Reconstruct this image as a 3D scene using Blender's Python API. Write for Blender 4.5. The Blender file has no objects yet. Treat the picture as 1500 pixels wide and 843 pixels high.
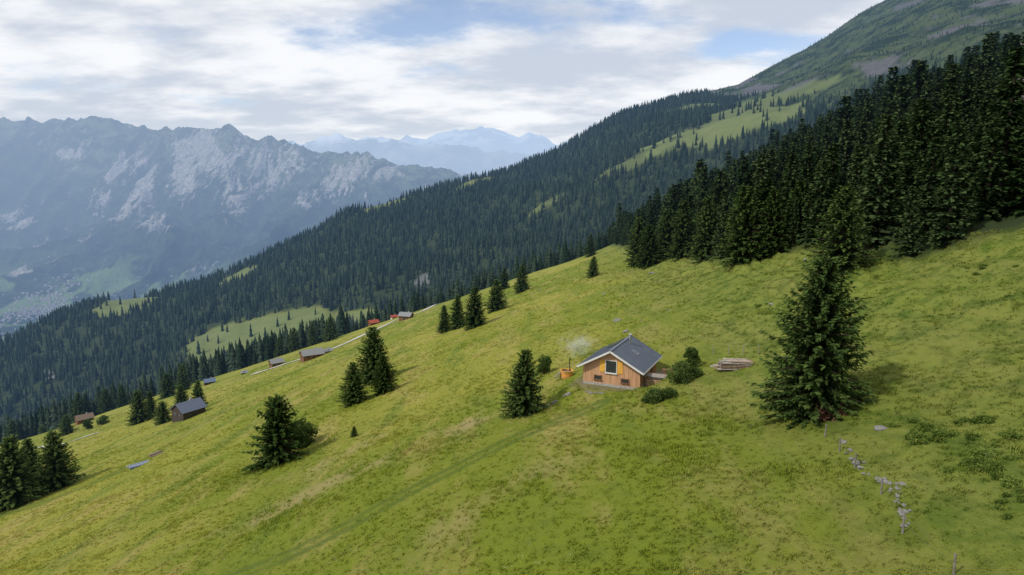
import bpy, bmesh, math, random
import numpy as np
from mathutils import Vector, Matrix
random.seed(7)
D = bpy.data
SC = bpy.context.scene
COL = SC.collection
P0 = math.radians(8.9)
CP, SP = math.cos(P0), math.sin(P0)

# ------------------------------------------------------------------ utils
def uv(px, py):
    w = (421.5 - py) / 1000.0
    d = CP + w * SP
    return ((px - 750) / 1000.0) / d, (w * CP - SP) / d

def proj(x, y, z):
    dep = np.maximum(y * CP - z * SP, 1e-3)
    up = y * SP + z * CP
    return 750 + 1000 * x / dep, 421.5 - 1000 * up / dep

def _h(ix, iy, s):
    n = (ix.astype(np.int64) * 374761393 + iy.astype(np.int64) * 668265263 + s * 1442695041) & 0xFFFFFFFF
    n = ((n ^ (n >> 13)) * 1274126177) & 0xFFFFFFFF
    n = (n ^ (n >> 16)) & 0xFFFFFF
    return n / float(0xFFFFFF)

def vn(x, y, s=0):
    x = np.asarray(x, float); y = np.asarray(y, float)
    ix = np.floor(x); iy = np.floor(y)
    fx = x - ix; fy = y - iy
    fx = fx * fx * fx * (fx * (fx * 6 - 15) + 10); fy = fy * fy * fy * (fy * (fy * 6 - 15) + 10)
    a = _h(ix, iy, s); b = _h(ix + 1, iy, s); c = _h(ix, iy + 1, s); d = _h(ix + 1, iy + 1, s)
    return (a * (1 - fx) + b * fx) * (1 - fy) + (c * (1 - fx) + d * fx) * fy

def fbm(x, y, o=4, s=0, g=.5):
    r = 0; a = 1; t = 0
    for i in range(o):
        r = r + a * vn(x * 2 ** i + 17.3 * i, y * 2 ** i - 9.1 * i, s + i); t += a; a *= g
    return r / t

def ridged(x, y, o=4, s=0):
    r = 0; a = 1; t = 0
    for i in range(o):
        r = r + a * (1 - np.abs(2 * vn(x * 2 ** i + 5.3 * i, y * 2 ** i + 3.7 * i, s + i) - 1)); t += a; a *= .5
    return r / t

def sst(a, b, x):
    t = np.clip((x - a) / (b - a), 0, 1)
    return t * t * (3 - 2 * t)

# ------------------------------------------------------------------ materials
def newmat(name):
    m = D.materials.new(name); m.use_nodes = True
    nt = m.node_tree; nt.nodes.clear()
    return m, nt

def N(nt, t, **k):
    n = nt.nodes.new(t)
    for a, b in k.items(): setattr(n, a, b)
    return n

def L(nt, a, b): nt.links.new(a, b)

def MATH(nt, op, a, b=None, c=None, clamp=False):
    n = N(nt, 'ShaderNodeMath', operation=op); n.use_clamp = clamp
    for i, v in enumerate((a, b, c)):
        if v is None: continue
        if isinstance(v, (int, float)): n.inputs[i].default_value = v
        else: L(nt, v, n.inputs[i])
    return n.outputs[0]

def MIX(nt, f, a, b, blend='MIX'):
    n = N(nt, 'ShaderNodeMix', data_type='RGBA', blend_type=blend)
    for s, v in ((n.inputs[0], f), (n.inputs[6], a), (n.inputs[7], b)):
        if isinstance(v, (int, float)): s.default_value = v
        elif isinstance(v, tuple): s.default_value = (*v[:3], 1)
        else: L(nt, v, s)
    return n.outputs[2]

def NOISE(nt, vec, scale, detail=4, rough=.55, sc=None):
    n = N(nt, 'ShaderNodeTexNoise'); n.inputs['Scale'].default_value = scale
    n.inputs['Detail'].default_value = detail; n.inputs['Roughness'].default_value = rough
    if sc:
        mp = N(nt, 'ShaderNodeMapping'); mp.inputs['Scale'].default_value = sc[:3]
        if len(sc) > 3: mp.inputs['Rotation'].default_value = (0, 0, sc[3])
        L(nt, vec, mp.inputs[0]); vec = mp.outputs[0]
    L(nt, vec, n.inputs['Vector'])
    return n.outputs[0]

def RAMP(nt, f, stops):
    n = N(nt, 'ShaderNodeMapRange'); n.interpolation_type = 'SMOOTHSTEP'
    n.inputs[1].default_value = stops[0]; n.inputs[2].default_value = stops[1]
    L(nt, f, n.inputs[0]); return n.outputs[0]

# aerial perspective painted into the materials as emission, by distance from world origin
HG = D.node_groups.new('painted_haze', 'ShaderNodeTree')
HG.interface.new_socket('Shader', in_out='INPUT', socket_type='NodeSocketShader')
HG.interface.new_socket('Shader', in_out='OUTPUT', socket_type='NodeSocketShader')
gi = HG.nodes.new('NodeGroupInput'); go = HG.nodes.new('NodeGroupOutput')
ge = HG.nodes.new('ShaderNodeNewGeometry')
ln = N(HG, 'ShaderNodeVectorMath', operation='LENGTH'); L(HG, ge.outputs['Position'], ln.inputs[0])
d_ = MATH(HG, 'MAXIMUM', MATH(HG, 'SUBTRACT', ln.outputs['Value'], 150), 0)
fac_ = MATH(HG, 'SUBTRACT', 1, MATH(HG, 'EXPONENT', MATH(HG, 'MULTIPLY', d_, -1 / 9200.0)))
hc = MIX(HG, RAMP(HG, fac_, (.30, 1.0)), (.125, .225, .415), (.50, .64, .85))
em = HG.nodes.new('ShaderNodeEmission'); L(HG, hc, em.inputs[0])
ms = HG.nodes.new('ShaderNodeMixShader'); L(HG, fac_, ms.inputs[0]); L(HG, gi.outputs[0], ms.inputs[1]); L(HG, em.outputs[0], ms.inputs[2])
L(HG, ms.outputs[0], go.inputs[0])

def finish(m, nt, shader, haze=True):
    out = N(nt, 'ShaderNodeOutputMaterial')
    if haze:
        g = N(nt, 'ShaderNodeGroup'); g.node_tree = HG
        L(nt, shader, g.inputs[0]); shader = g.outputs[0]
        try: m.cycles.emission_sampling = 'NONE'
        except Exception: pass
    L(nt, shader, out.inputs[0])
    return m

def pbr(name, col, rough=.7, metal=0, var=.15, scale=3.0, bump=0, sc=None, haze=False, spec=.3):
    m, nt = newmat(name)
    tc = N(nt, 'ShaderNodeTexCoord')
    n = NOISE(nt, tc.outputs['Object'], scale, 5, .6, sc)
    c = MIX(nt, RAMP(nt, n, (.25, .75)), tuple(x * (1 - var) for x in col), tuple(min(1, x * (1 + var)) for x in col))
    b = N(nt, 'ShaderNodeBsdfPrincipled'); L(nt, c, b.inputs['Base Color'])
    b.inputs['Roughness'].default_value = rough; b.inputs['Metallic'].default_value = metal
    b.inputs['Specular IOR Level'].default_value = spec
    if bump:
        bp = N(nt, 'ShaderNodeBump'); bp.inputs['Strength'].default_value = bump; bp.inputs['Distance'].default_value = .03
        L(nt, n, bp.inputs['Height']); L(nt, bp.outputs[0], b.inputs['Normal'])
    return finish(m, nt, b.outputs[0], haze)

# shared meadow colour by world position
MG = D.node_groups.new('meadow_colour', 'ShaderNodeTree')
MG.interface.new_socket('Color', in_out='OUTPUT', socket_type='NodeSocketColor')
go2 = MG.nodes.new('NodeGroupOutput')
g2 = MG.nodes.new('ShaderNodeNewGeometry'); pos = g2.outputs['Position']
sx = N(MG, 'ShaderNodeSeparateXYZ'); L(MG, pos, sx.inputs[0])
big = NOISE(MG, pos, .016, 5, .6)
mid = NOISE(MG, pos, .085, 7, .72, (1.7, .50, .3, -.25))
fin = NOISE(MG, pos, .9, 4, .7)
strk = NOISE(MG, pos, .05, 7, .74, (2.6, .42, .3, -.3))
sml = NOISE(MG, pos, .32, 6, .72)
c = MIX(MG, RAMP(MG, big, (.38, .62)), (.155, .188, .019), (.250, .245, .040))
c = MIX(MG, MATH(MG, 'MULTIPLY', RAMP(MG, mid, (.47, .66)), .70), c, (.320, .262, .085))
c = MIX(MG, MATH(MG, 'MULTIPLY', RAMP(MG, strk, (.49, .64)), .66), c, (.110, .155, .021))
right = RAMP(MG, MATH(MG, 'ADD', MATH(MG, 'ADD', sx.outputs[0], MATH(MG, 'MULTIPLY', MATH(MG, 'SUBTRACT', mid, .5), 30)), MATH(MG, 'MULTIPLY', sx.outputs[1], -.10)), (3, 26))
rc = MIX(MG, RAMP(MG, sml, (.38, .60)), (.052, .095, .015), (.190, .212, .045))
c = MIX(MG, MATH(MG, 'MULTIPLY', right, .72), c, rc)
c = MIX(MG, MATH(MG, 'MULTIPLY', RAMP(MG, sml, (.50, .68)), .42), c, (.088, .128, .018))
c = MIX(MG, MATH(MG, 'MULTIPLY', RAMP(MG, fin, (.5, .75)), .22), c, (.075, .105, .014))
L(MG, c, go2.inputs[0])

# ------------------------------------------------------------------ terrain
NY, NX = 720, 840
Q = np.geomspace(42, 3660, NY); S = np.linspace(-1.25, 1.25, NX)
GY = np.repeat((Q - 60)[:, None], NX, 1); GX = Q[:, None] * S[None, :]
CAB = np.array([12.0, 80.0]); CABZ = -24.72
cd = np.array([.903, -.430]); cb = np.array([.430, .903])
CABC = CAB + cb * 4.0

def near(x, y):
    z = -20.6 + .33 * x - .10 * y + .14 * 12 * np.logaddexp(0, (x - 55) / 12.0)
    z = z + 1.8 * (fbm(x / 45, y / 60, 3, 3) - .5)
    z = z + .7 * (fbm(x / 9, y / 16, 3, 8) - .5)
    hum = sst(14, 42, x - .05 * y) * (1 - sst(300, 400, y))
    z = z + hum * (2.1 * (ridged(x / 7, y / 9, 3, 21) - .5) + .55 * (fbm(x / 1.6, y / 1.6, 2, 5) - .5))
    wq = x + 3.0 * fbm(x / 14, y / 18, 3, 91)
    z = z + hum * .38 * np.sin(wq * 2 * np.pi / 2.9) * sst(.4, .6, fbm(x / 16, y / 16, 2, 93))
    return z

sil = [(-400, 560), (0, 498), (60, 467), (150, 432), (230, 427), (300, 408), (370, 380), (420, 354), (450, 340), (500, 310), (560, 295), (640, 272),
       (740, 250), (820, 218), (900, 170), (1000, 138), (1080, 117), (1180, 67), (1290, 0), (1400, -60), (1600, -150), (1900, -230)]
su = np.array([uv(*p)[0] for p in sil]); sv = np.array([uv(*p)[1] for p in sil])

def land(x, y):
    zn = near(x, y)
    yy = np.maximum(y, 200); u = np.clip(x / yy, -1.4, 1.4)
    vs = near(u * 470, 470 + 0 * u) / 470
    z0 = vs * 470
    vr = np.interp(u, su, sv)
    yr = np.interp(u, [-.9, -.3, 0, .25, .55, 1.2], [1400, 1900, 2200, 2400, 2800, 3200])
    ky = [470 + 0 * u, 640 + 0 * u, 980 + 0 * u, yr, yr + 900]
    kz = [z0, (vs - .05) * 640, (vs - .018) * 980, vr * yr, vr * yr - 700]
    z = zn.copy()
    for i in range(4):
        t = np.clip((y - ky[i]) / (ky[i + 1] - ky[i]), 0, 1)
        m = y > ky[i]
        z = np.where(m, kz[i] + (kz[i + 1] - kz[i]) * t, z)
    m = y > ky[4]
    z = np.where(m, kz[4] - .5 * (y - ky[4]), z)
    a = sst(700, 1100, y) * (1 - .8 * sst(.75, 1.0, y / yr))
    z = z + a * (100 * (ridged((x + .4 * y) / 420, (y - .4 * x) / 900, 4, 40) - .6) + 30 * (fbm(x / 120, y / 120, 3, 50) - .5))
    z = z + sst(700, 1100, y) * 16 * (fbm(x / 60, y / 60, 3, 55) - .5)
    return z

GZ = land(GX, GY)
ker = np.exp(-.5 * (np.arange(-9, 10) / 3.5) ** 2); ker /= ker.sum()
pad = np.pad(GZ, ((9, 9), (0, 0)), mode='edge')
sm = sum(ker[k] * pad[k:k + NY] for k in range(19))
w = sst(380, 460, GY)
GZ = GZ * (1 - w) + sm * w
lx = (GX - CABC[0]) * cd[0] + (GY - CABC[1]) * cd[1]; ly = (GX - CABC[0]) * cb[0] + (GY - CABC[1]) * cb[1]
dd = np.sqrt(np.maximum(np.abs(lx) - 3.9, 0) ** 2 + np.maximum(np.abs(ly) - 4.6, 0) ** 2)
wp = 1 - sst(.2, 4.5, dd)
GZ = GZ * (1 - wp) + CABZ * wp

lq0 = math.log(Q[0]); dlq = (math.log(Q[-1]) - lq0) / (NY - 1)
def gz(x, y):
    x = np.asarray(x, float); y = np.asarray(y, float)
    q = np.clip(y + 60, Q[0] + .01, Q[-1] - 1)
    s = np.clip(x / q, -1.249, 1.249)
    j = (np.log(q) - lq0) / dlq; i = (s + 1.25) / 2.5 * (NX - 1)
    j0 = np.clip(np.floor(j).astype(int), 0, NY - 2); i0 = np.clip(np.floor(i).astype(int), 0, NX - 2)
    fj = j - j0; fi = i - i0
    return (GZ[j0, i0] * (1 - fi) + GZ[j0, i0 + 1] * fi) * (1 - fj) + (GZ[j0 + 1, i0] * (1 - fi) + GZ[j0 + 1, i0 + 1] * fi) * fj

YS = np.geomspace(12, 3000, 3000)
def hit(px, py, far=False):
    u, v = uv(px, py)
    g = gz(u * YS, YS); b = np.where(v * YS < g)[0]
    y = YS[b[0]] if len(b) else 460.0
    if not far: y = min(y, 465.0)
    return Vector((u * y, y, float(gz(u * y, y))))

def depth(p): return p[1] * CP - p[2] * SP

def grid_mesh(name, X, Y, Z, mat, attrs=None):
    ny, nx = X.shape
    me = D.meshes.new(name)
    co = np.stack([X, Y, Z], -1).reshape(-1, 3)
    me.vertices.add(len(co)); me.vertices.foreach_set('co', co.ravel())
    a = (np.arange(ny - 1)[:, None] * nx + np.arange(nx - 1)[None, :])
    f = np.stack([a, a + 1, a + nx + 1, a + nx], -1).reshape(-1, 4)
    me.loops.add(f.size); me.loops.foreach_set('vertex_index', f.ravel())
    me.polygons.add(len(f)); me.polygons.foreach_set('loop_start', np.arange(len(f)) * 4)
    me.polygons.foreach_set('use_smooth', np.ones(len(f), bool))
    me.update()
    for k, v in (attrs or {}).items():
        at = me.attributes.new(k, 'FLOAT', 'POINT'); at.data.foreach_set('value', v.ravel().astype(np.float32))
    me.materials.append(mat)
    o = D.objects.new(name, me); COL.objects.link(o)
    return o

# lower edge of the near forest, walked along the slope
ed = sorted([(p.y, p.x) for p in [hit(*q_) for q_ in ((1495, 338), (1400, 360), (1300, 380), (1240, 397), (1170, 368), (1100, 382), (1000, 378), (930, 372), (900, 360))]])
e0 = ed[0]
ed = [(20, e0[1] + (e0[0] - 20) * 1.6)] + ed + [(560, ed[-1][1])]
EY = np.array([a for a, _ in ed]); EX = np.array([b for _, b in ed])
def tedge(y): return np.interp(y, EY, EX)

PX, PY = proj(GX, GY, GZ)
def blob(cx, cy, rx, ry, rot=0, nz=.35, s=0):
    a = math.radians(rot)
    dx = PX - cx; dy = PY - cy
    X_ = dx * math.cos(a) + dy * math.sin(a); Y_ = -dx * math.sin(a) + dy * math.cos(a)
    r = np.sqrt((X_ / rx) ** 2 + (Y_ / ry) ** 2)
    return 1 - sst(.75, 1.1, r + nz * 2 * (fbm(GX / 60, GY / 60, 4, 60 + s) - .5))
def segdist(pts):
    d = np.full(GX.shape, 1e9)
    for a, b in zip(pts[:-1], pts[1:]):
        ax, ay, bx, by = a[0], a[1], b[0], b[1]
        t = np.clip(((GX - ax) * (bx - ax) + (GY - ay) * (by - ay)) / ((bx - ax) ** 2 + (by - ay) ** 2 + 1e-9), 0, 1)
        d = np.minimum(d, np.hypot(GX - ax - t * (bx - ax), GY - ay - t * (by - ay)))
    return d
farm = sst(480, 540, GY)
clear = np.maximum.reduce([blob(385, 483, 110, 22, -12), blob(185, 446, 50, 15, -12, s=1), blob(356, 403, 34, 7, -22, s=2),
                           blob(1070, 190, 130, 17, -15, .6, s=3), .8 * blob(560, 300, 45, 6, -18, .8, s=4), blob(300, 515, 30, 22, -40, s=5),
                           blob(520, 465, 34, 10, -10, s=6), .8 * blob(690, 270, 34, 4, -20, .8, s=7), .8 * blob(1010, 160, 60, 6, -10, .9, s=8),
                           .8 * blob(1130, 150, 90, 11, -18, 1., s=11), .6 * blob(800, 300, 30, 5, -30, 1.2, s=12), .6 * blob(930, 235, 40, 6, -25, 1.2, s=13)]) * farm
line = np.interp(PX, [900, 980, 1080, 1180, 1300, 1500], [90, 128, 150, 150, 120, 90])
alp = sst(10, -14, PY - line + 40 * (fbm(GX / 150, GY / 150, 4, 70) - .5)) * sst(900, 1100, GY) * sst(880, 960, PX)
rock = alp * sst(.56, .66, fbm(GX / 90, GY / 160, 5, 80, .6))
rock = np.maximum(rock, .7 * blob(622, 407, 12, 10, 0, 1.2, s=9) * farm)
rock = np.maximum(rock, .8 * blob(75, 550, 16, 6, 0, 1.2, s=10) * farm)
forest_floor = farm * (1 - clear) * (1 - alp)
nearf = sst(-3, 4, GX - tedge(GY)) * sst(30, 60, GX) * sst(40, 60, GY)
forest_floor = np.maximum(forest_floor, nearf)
def pxline(pts): return [hit(*p) for p in pts]
trk1 = segdist(pxline([(880, 592), (760, 640), (640, 700), (520, 765), (420, 815), (330, 850)]))
trk2 = segdist(pxline([(0, 752), (60, 738), (120, 715), (175, 690), (225, 668)]))
trk4 = segdist(pxline([(228, 665), (330, 600), (420, 560), (520, 520)]))
trk3 = segdist(pxline([(1180, 612), (1300, 640), (1420, 650), (1500, 690)]))
path = np.maximum.reduce([1 - sst(.25, .9, np.abs(trk1 - .9)), (1 - sst(.5, 1.8, np.abs(trk2 - 1.6))), .5 * (1 - sst(.4, 1.6, np.abs(trk4 - 1.2))), .7 * (1 - sst(.1, .7, trk3))])
path *= .55 + .45 * fbm(GX / 3, GY / 3, 3, 90)
sd1 = segdist(pxline([(740, 598), (640, 640), (520, 690), (400, 750), (280, 810)])); sd2 = segdist(pxline([(800, 690), (640, 780), (560, 843)])); sd3 = segdist(pxline([(700, 590), (560, 640), (380, 720)]))
wn = fbm(GX / 5, GY / 8, 5, 95, .62)
straw = np.maximum.reduce([(1 - sst(.5, 5.5, sd1)), .6 * (1 - sst(.5, 4.5, sd2)), .8 * (1 - sst(.5, 4., sd3))]) * sst(.36, .68, wn)

m, nt = newmat('terrain_grass_forest_rock')
gp = N(nt, 'ShaderNodeNewGeometry'); pos = gp.outputs['Position']
def ATT(nt, n):
    a = N(nt, 'ShaderNodeAttribute'); a.attribute_name = n; return a.outputs['Fac']
mg = N(nt, 'ShaderNodeGroup'); mg.node_tree = MG
c = mg.outputs[0]
c = MIX(nt, MATH(nt, 'MULTIPLY', ATT(nt, 'straw'), .6), c, (.32, .245, .12))
c = MIX(nt, MATH(nt, 'MULTIPLY', ATT(nt, 'path'), .85), c, (.062, .10, .016))
c = MIX(nt, MATH(nt, 'MULTIPLY', ATT(nt, 'bare'), .7), c, (.20, .165, .11))
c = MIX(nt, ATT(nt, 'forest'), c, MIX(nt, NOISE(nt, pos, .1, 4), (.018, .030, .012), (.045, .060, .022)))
c = MIX(nt, ATT(nt, 'clear'), c, MIX(nt, NOISE(nt, pos, .02, 6, .75), (.060, .100, .030), (.20, .215, .08)))
an = NOISE(nt, pos, .014, 9, .76)
c = MIX(nt, ATT(nt, 'alp'), c, MIX(nt, RAMP(nt, an, (.42, .58)), (.022, .044, .020), (.105, .140, .055)))
c = MIX(nt, ATT(nt, 'rock'), c, MIX(nt, NOISE(nt, pos, .06, 6, .8), (.05, .055, .058), (.27, .26, .26)))
b = N(nt, 'ShaderNodeBsdfPrincipled'); L(nt, c, b.inputs['Base Color']); b.inputs['Roughness'].default_value = .95
b.inputs['Specular IOR Level'].default_value = .1
h1 = NOISE(nt, pos, .8, 7, .78); h2 = NOISE(nt, pos, .03, 6, .75)
bp = N(nt, 'ShaderNodeBump'); bp.inputs['Strength'].default_value = .8; bp.inputs['Distance'].default_value = .5; L(nt, h1, bp.inputs['Height'])
bp2 = N(nt, 'ShaderNodeBump'); bp2.inputs['Distance'].default_value = 30; L(nt, ATT(nt, 'alp'), bp2.inputs['Strength'])
L(nt, h2, bp2.inputs['Height']); L(nt, bp.outputs[0], bp2.inputs['Normal']); L(nt, bp2.outputs[0], b.inputs['Normal'])
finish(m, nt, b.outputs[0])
bare = (1 - sst(.3, 1.8, dd + 2 * (fbm(GX / 1.5, GY / 1.5, 3, 31) - .5)))
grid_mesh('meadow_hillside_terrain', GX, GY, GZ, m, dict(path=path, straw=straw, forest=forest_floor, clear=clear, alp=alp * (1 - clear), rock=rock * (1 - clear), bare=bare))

# ---------------- rocky mountain range across the valley + valley floor
ny, nx = 420, 1100
uu = np.linspace(-1.5, .7, nx)[None, :].repeat(ny, 0); yy = np.geomspace(2300, 13500, ny)[:, None].repeat(nx, 1)
ms_ = [(-700, 190), (-300, 160), (0, 176), (60, 178), (130, 174), (165, 177), (190, 183), (215, 189), (240, 187), (255, 193), (275, 190), (300, 189), (330, 183), (345, 190), (360, 200),
       (400, 205), (430, 212), (460, 221), (500, 225), (540, 230), (580, 240), (650, 250), (760, 275), (900, 300), (1300, 320)]
mu = np.array([uv(*p)[0] for p in ms_]); mv = np.array([uv(*p)[1] for p in ms_])
xx = uu * yy
yb = 5300 + 500 * (fbm(uu * 6, uu * 0, 3, 11) - .5)
yR = 9300 + 500 * (fbm(uu * 5, uu * 0 + 3, 3, 12) - .5)
zR = np.interp(uu, mu, mv) * yR
t = (yy - yb) / (yR - yb); tc_ = np.clip(t, 0, 1)
prof = .42 * tc_ + .58 * tc_ ** 2.4
zz = -1000 + (zR + 1000) * prof
zz = np.where(t > 1, zR - (yy - yR) * .35, zz)
wx = xx + 300 * (fbm(xx / 700, yy / 700, 4, 15) - .5) * 2
g1 = ridged(wx / 950, yy / 3600, 3, 17); g2_ = ridged(wx / 300 + .3, yy / 1500, 4, 19); g3 = ridged(wx / 110, yy / 420, 3, 23)
env = np.sin(np.pi * np.clip(tc_ * .93, 0, 1)) ** .7
zz = zz + env * (400 * (g1 - .62) + 260 * (g2_ - .6) + 100 * (g3 - .5)) + sst(.8, 1, tc_) * 45 * (g3 - .6)
zz = np.where(t <= 0, -1000 + 12 * (fbm(xx / 300, yy / 300, 3, 2) - .5), zz)
mpx, mpy = proj(xx, yy, zz)
zone = np.zeros_like(zz)
for cx_, cy_, rx, ry in ((165, 240, 34, 24), (205, 262, 24, 40), (180, 300, 38, 20), (225, 325, 28, 14), (270, 245, 20, 50), (300, 215, 44, 24), (330, 225, 50, 32), (345, 275, 26, 36),
                         (385, 250, 28, 40), (425, 240, 28, 32), (450, 290, 18, 14), (490, 262, 26, 30), (530, 250, 34, 18), (20, 318, 28, 16), (560, 250, 26, 12), (100, 225, 26, 8), (20, 395, 26, 8)):
    r = np.sqrt(((mpx - cx_) / rx) ** 2 + ((mpy - cy_) / ry) ** 2)
    zone = np.maximum(zone, 1 - sst(.2, 1.9, r + .8 * (fbm(xx / 240, yy / 700, 4, 301) - .5)))
strk_ = fbm(wx / 75, yy / 700, 5, 29, .62)
rk = zone * sst(.38, .62, strk_ * .6 + .4 * g2_)
slide = sst(.66, .71, fbm(wx / 140, yy / 900, 4, 37)) * sst(.05, .2, tc_)
rk = np.maximum(rk, slide * .4)
fl = sst(.52, .58, fbm(xx / 230, yy / 380, 4, 41)) * (1 - sst(.12, .34, tc_))
up = sst(.72, .9, tc_ + .25 * (fbm(xx / 300, yy / 300, 4, 43) - .5))
m2, nt = newmat('rocky_mountain')
gp = N(nt, 'ShaderNodeNewGeometry'); pos = gp.outputs['Position']
n1 = NOISE(nt, pos, .005, 9, .75)
n2 = NOISE(nt, pos, .016, 9, .78, (1.2, .25, .35))
c = MIX(nt, RAMP(nt, n1, (.38, .62)), (.006, .018, .012), (.060, .105, .040))
c = MIX(nt, ATT(nt, 'up'), c, MIX(nt, RAMP(nt, n1, (.42, .58)), (.030, .060, .028), (.18, .22, .10)))
c = MIX(nt, ATT(nt, 'fl'), c, (.22, .33, .12))
c = MIX(nt, MATH(nt, 'MULTIPLY', RAMP(nt, n2, (.56, .68)), .30), c, (.40, .38, .36))
rkm = RAMP(nt, MATH(nt, 'ADD', MATH(nt, 'MULTIPLY', ATT(nt, 'rk'), .85), MATH(nt, 'MULTIPLY', MATH(nt, 'SUBTRACT', n2, .5), 3.2)), (.36, .70))
n3 = NOISE(nt, pos, .03, 6, .8, (1, .4, 1.6))
c = MIX(nt, rkm, c, MIX(nt, RAMP(nt, n3, (.35, .65)), (.26, .24, .22), (.74, .68, .62)))
b = N(nt, 'ShaderNodeBsdfPrincipled'); L(nt, c, b.inputs['Base Color']); b.inputs['Roughness'].default_value = .95
b.inputs['Specular IOR Level'].default_value = .1
bp = N(nt, 'ShaderNodeBump'); bp.inputs['Strength'].default_value = 1; bp.inputs['Distance'].default_value = 120
L(nt, NOISE(nt, pos, .008, 9, .75, (1.4, .5, .5)), bp.inputs['Height']); L(nt, bp.outputs[0], b.inputs['Normal'])
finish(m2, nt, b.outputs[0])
grid_mesh('rocky_mountain_range', xx, yy, zz, m2, dict(rk=rk, fl=fl, up=up))

# ---------------- far hazy peaks
def far_range(name, Y0, pts, seed, amp):
    ny, nx = 70, 700
    uu = np.linspace(-1.4, 1.4, nx)[None, :].repeat(ny, 0)
    yy = np.linspace(Y0 * .72, Y0 * 1.12, ny)[:, None].repeat(nx, 1)
    fu = np.array([uv(*p)[0] for p in pts]); fv = np.array([uv(*p)[1] for p in pts])
    xx = uu * yy
    zr = np.interp(uu, fu, fv) * Y0 + amp * (ridged(uu * 30, uu * 0, 6, seed) - .6)
    t = np.clip((yy - Y0 * .74) / (Y0 * .26), 0, 1)
    z = -1000 + (zr + 1000) * t ** 1.3
    z = np.where(yy > Y0, zr - (yy - Y0) * .3, z)
    z += np.sin(np.pi * np.clip(t, 0, 1)) * amp * 2.2 * (ridged(xx / (Y0 * .045), yy / (Y0 * .07), 4, seed + 3) - .55)
    m, nt = newmat(name + '_rock')
    gp = N(nt, 'ShaderNodeNewGeometry'); pos = gp.outputs['Position']
    n1 = NOISE(nt, pos, .0009, 8, .7)
    sz = N(nt, 'ShaderNodeSeparateXYZ'); L(nt, pos, sz.inputs[0])
    c = MIX(nt, RAMP(nt, n1, (.35, .65)), (.01, .02, .02), (.24, .24, .22))
    sn = MATH(nt, 'MULTIPLY', RAMP(nt, n1, (.46, .52)), RAMP(nt, sz.outputs[2], (Y0 * .042, Y0 * .062)))
    c = MIX(nt, sn, c, (.95, .95, .95))
    b = N(nt, 'ShaderNodeBsdfDiffuse'); L(nt, c, b.inputs[0])
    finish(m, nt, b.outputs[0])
    grid_mesh(name, xx, yy, z, m)
far_range('distant_mountains', 19000, [(-600, 230), (300, 215), (430, 209), (470, 201), (500, 197), (530, 203), (560, 205), (600, 207), (640, 212), (700, 219), (780, 228), (840, 232), (1000, 240), (2000, 250)], 101, 360)
far_range('distant_mountains', 29000, [(-600, 215), (400, 210), (560, 204), (600, 201), (650, 196), (690, 190), (712, 188), (740, 189), (760, 196), (790, 200), (815, 206), (900, 215), (2000, 230)], 131, 520)

# ------------------------------------------------------------------ sky + sun + camera
az, el = math.radians(240), math.radians(46)
W = D.worlds.new('World'); SC.world = W; W.use_nodes = True
nt = W.node_tree; nt.nodes.clear()
sky = N(nt, 'ShaderNodeTexSky', sky_type='NISHITA'); sky.sun_disc = False
sky.sun_elevation = el; sky.sun_rotation = az; sky.altitude = 1500; sky.air_density = 1.0; sky.dust_density = .6
tc = N(nt, 'ShaderNodeTexCoord'); sp = N(nt, 'ShaderNodeSeparateXYZ'); L(nt, tc.outputs['Generated'], sp.inputs[0])
dz = MATH(nt, 'ADD', MATH(nt, 'MAXIMUM', sp.outputs[2], 0), .18)
cx = MATH(nt, 'DIVIDE', sp.outputs[0], dz); cy = MATH(nt, 'DIVIDE', sp.outputs[1], dz)
cmb = N(nt, 'ShaderNodeCombineXYZ'); L(nt, cx, cmb.inputs[0]); L(nt, cy, cmb.inputs[1]); cmb.inputs[2].default_value = 8.3
cl = NOISE(nt, cmb.outputs[0], 1.25, 11, .58, (1.0, 1.1, 1, .5))
cl2 = NOISE(nt, cmb.outputs[0], 1.5, 9, .56, (1.0, 1.35, 1, .3))
hx = MATH(nt, 'DIVIDE', MATH(nt, 'SUBTRACT', MATH(nt, 'DIVIDE', sp.outputs[0], sp.outputs[1]), .0), .26)
hz = MATH(nt, 'DIVIDE', MATH(nt, 'SUBTRACT', sp.outputs[2], .225), .040)
hole = MATH(nt, 'EXPONENT', MATH(nt, 'MULTIPLY', MATH(nt, 'ADD', MATH(nt, 'MULTIPLY', hx, hx), MATH(nt, 'MULTIPLY', hz, hz)), -1))
hx3 = MATH(nt, 'DIVIDE', MATH(nt, 'SUBTRACT', MATH(nt, 'DIVIDE', sp.outputs[0], sp.outputs[1]), .31), .10)
hz3 = MATH(nt, 'DIVIDE', MATH(nt, 'SUBTRACT', sp.outputs[2], .182), .018)
hole3 = MATH(nt, 'EXPONENT', MATH(nt, 'MULTIPLY', MATH(nt, 'ADD', MATH(nt, 'MULTIPLY', hx3, hx3), MATH(nt, 'MULTIPLY', hz3, hz3)), -1))
low = MATH(nt, 'MULTIPLY', MATH(nt, 'SUBTRACT', .15, sp.outputs[2]), .9)
cov = MATH(nt, 'ADD', MATH(nt, 'SUBTRACT', MATH(nt, 'ADD', cl, .085), MATH(nt, 'MULTIPLY', MATH(nt, 'MAXIMUM', hole, MATH(nt, 'MULTIPLY', hole3, .65)), .235)), MATH(nt, 'MAXIMUM', low, -.02))
cf = RAMP(nt, cov, (.36, .53))
ccol = MIX(nt, RAMP(nt, cl2, (.38, .60)), (6.0, 6.6, 7.6), (9.7, 9.8, 10.0))
ccol = MIX(nt, RAMP(nt, sp.outputs[2], (.0, .10)), MIX(nt, .5, ccol, (7.6, 8.3, 9.4)), ccol)
skc = MIX(nt, 1.0, sky.outputs[0], (1.6, 1.5, 1.5), 'MULTIPLY')
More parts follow.
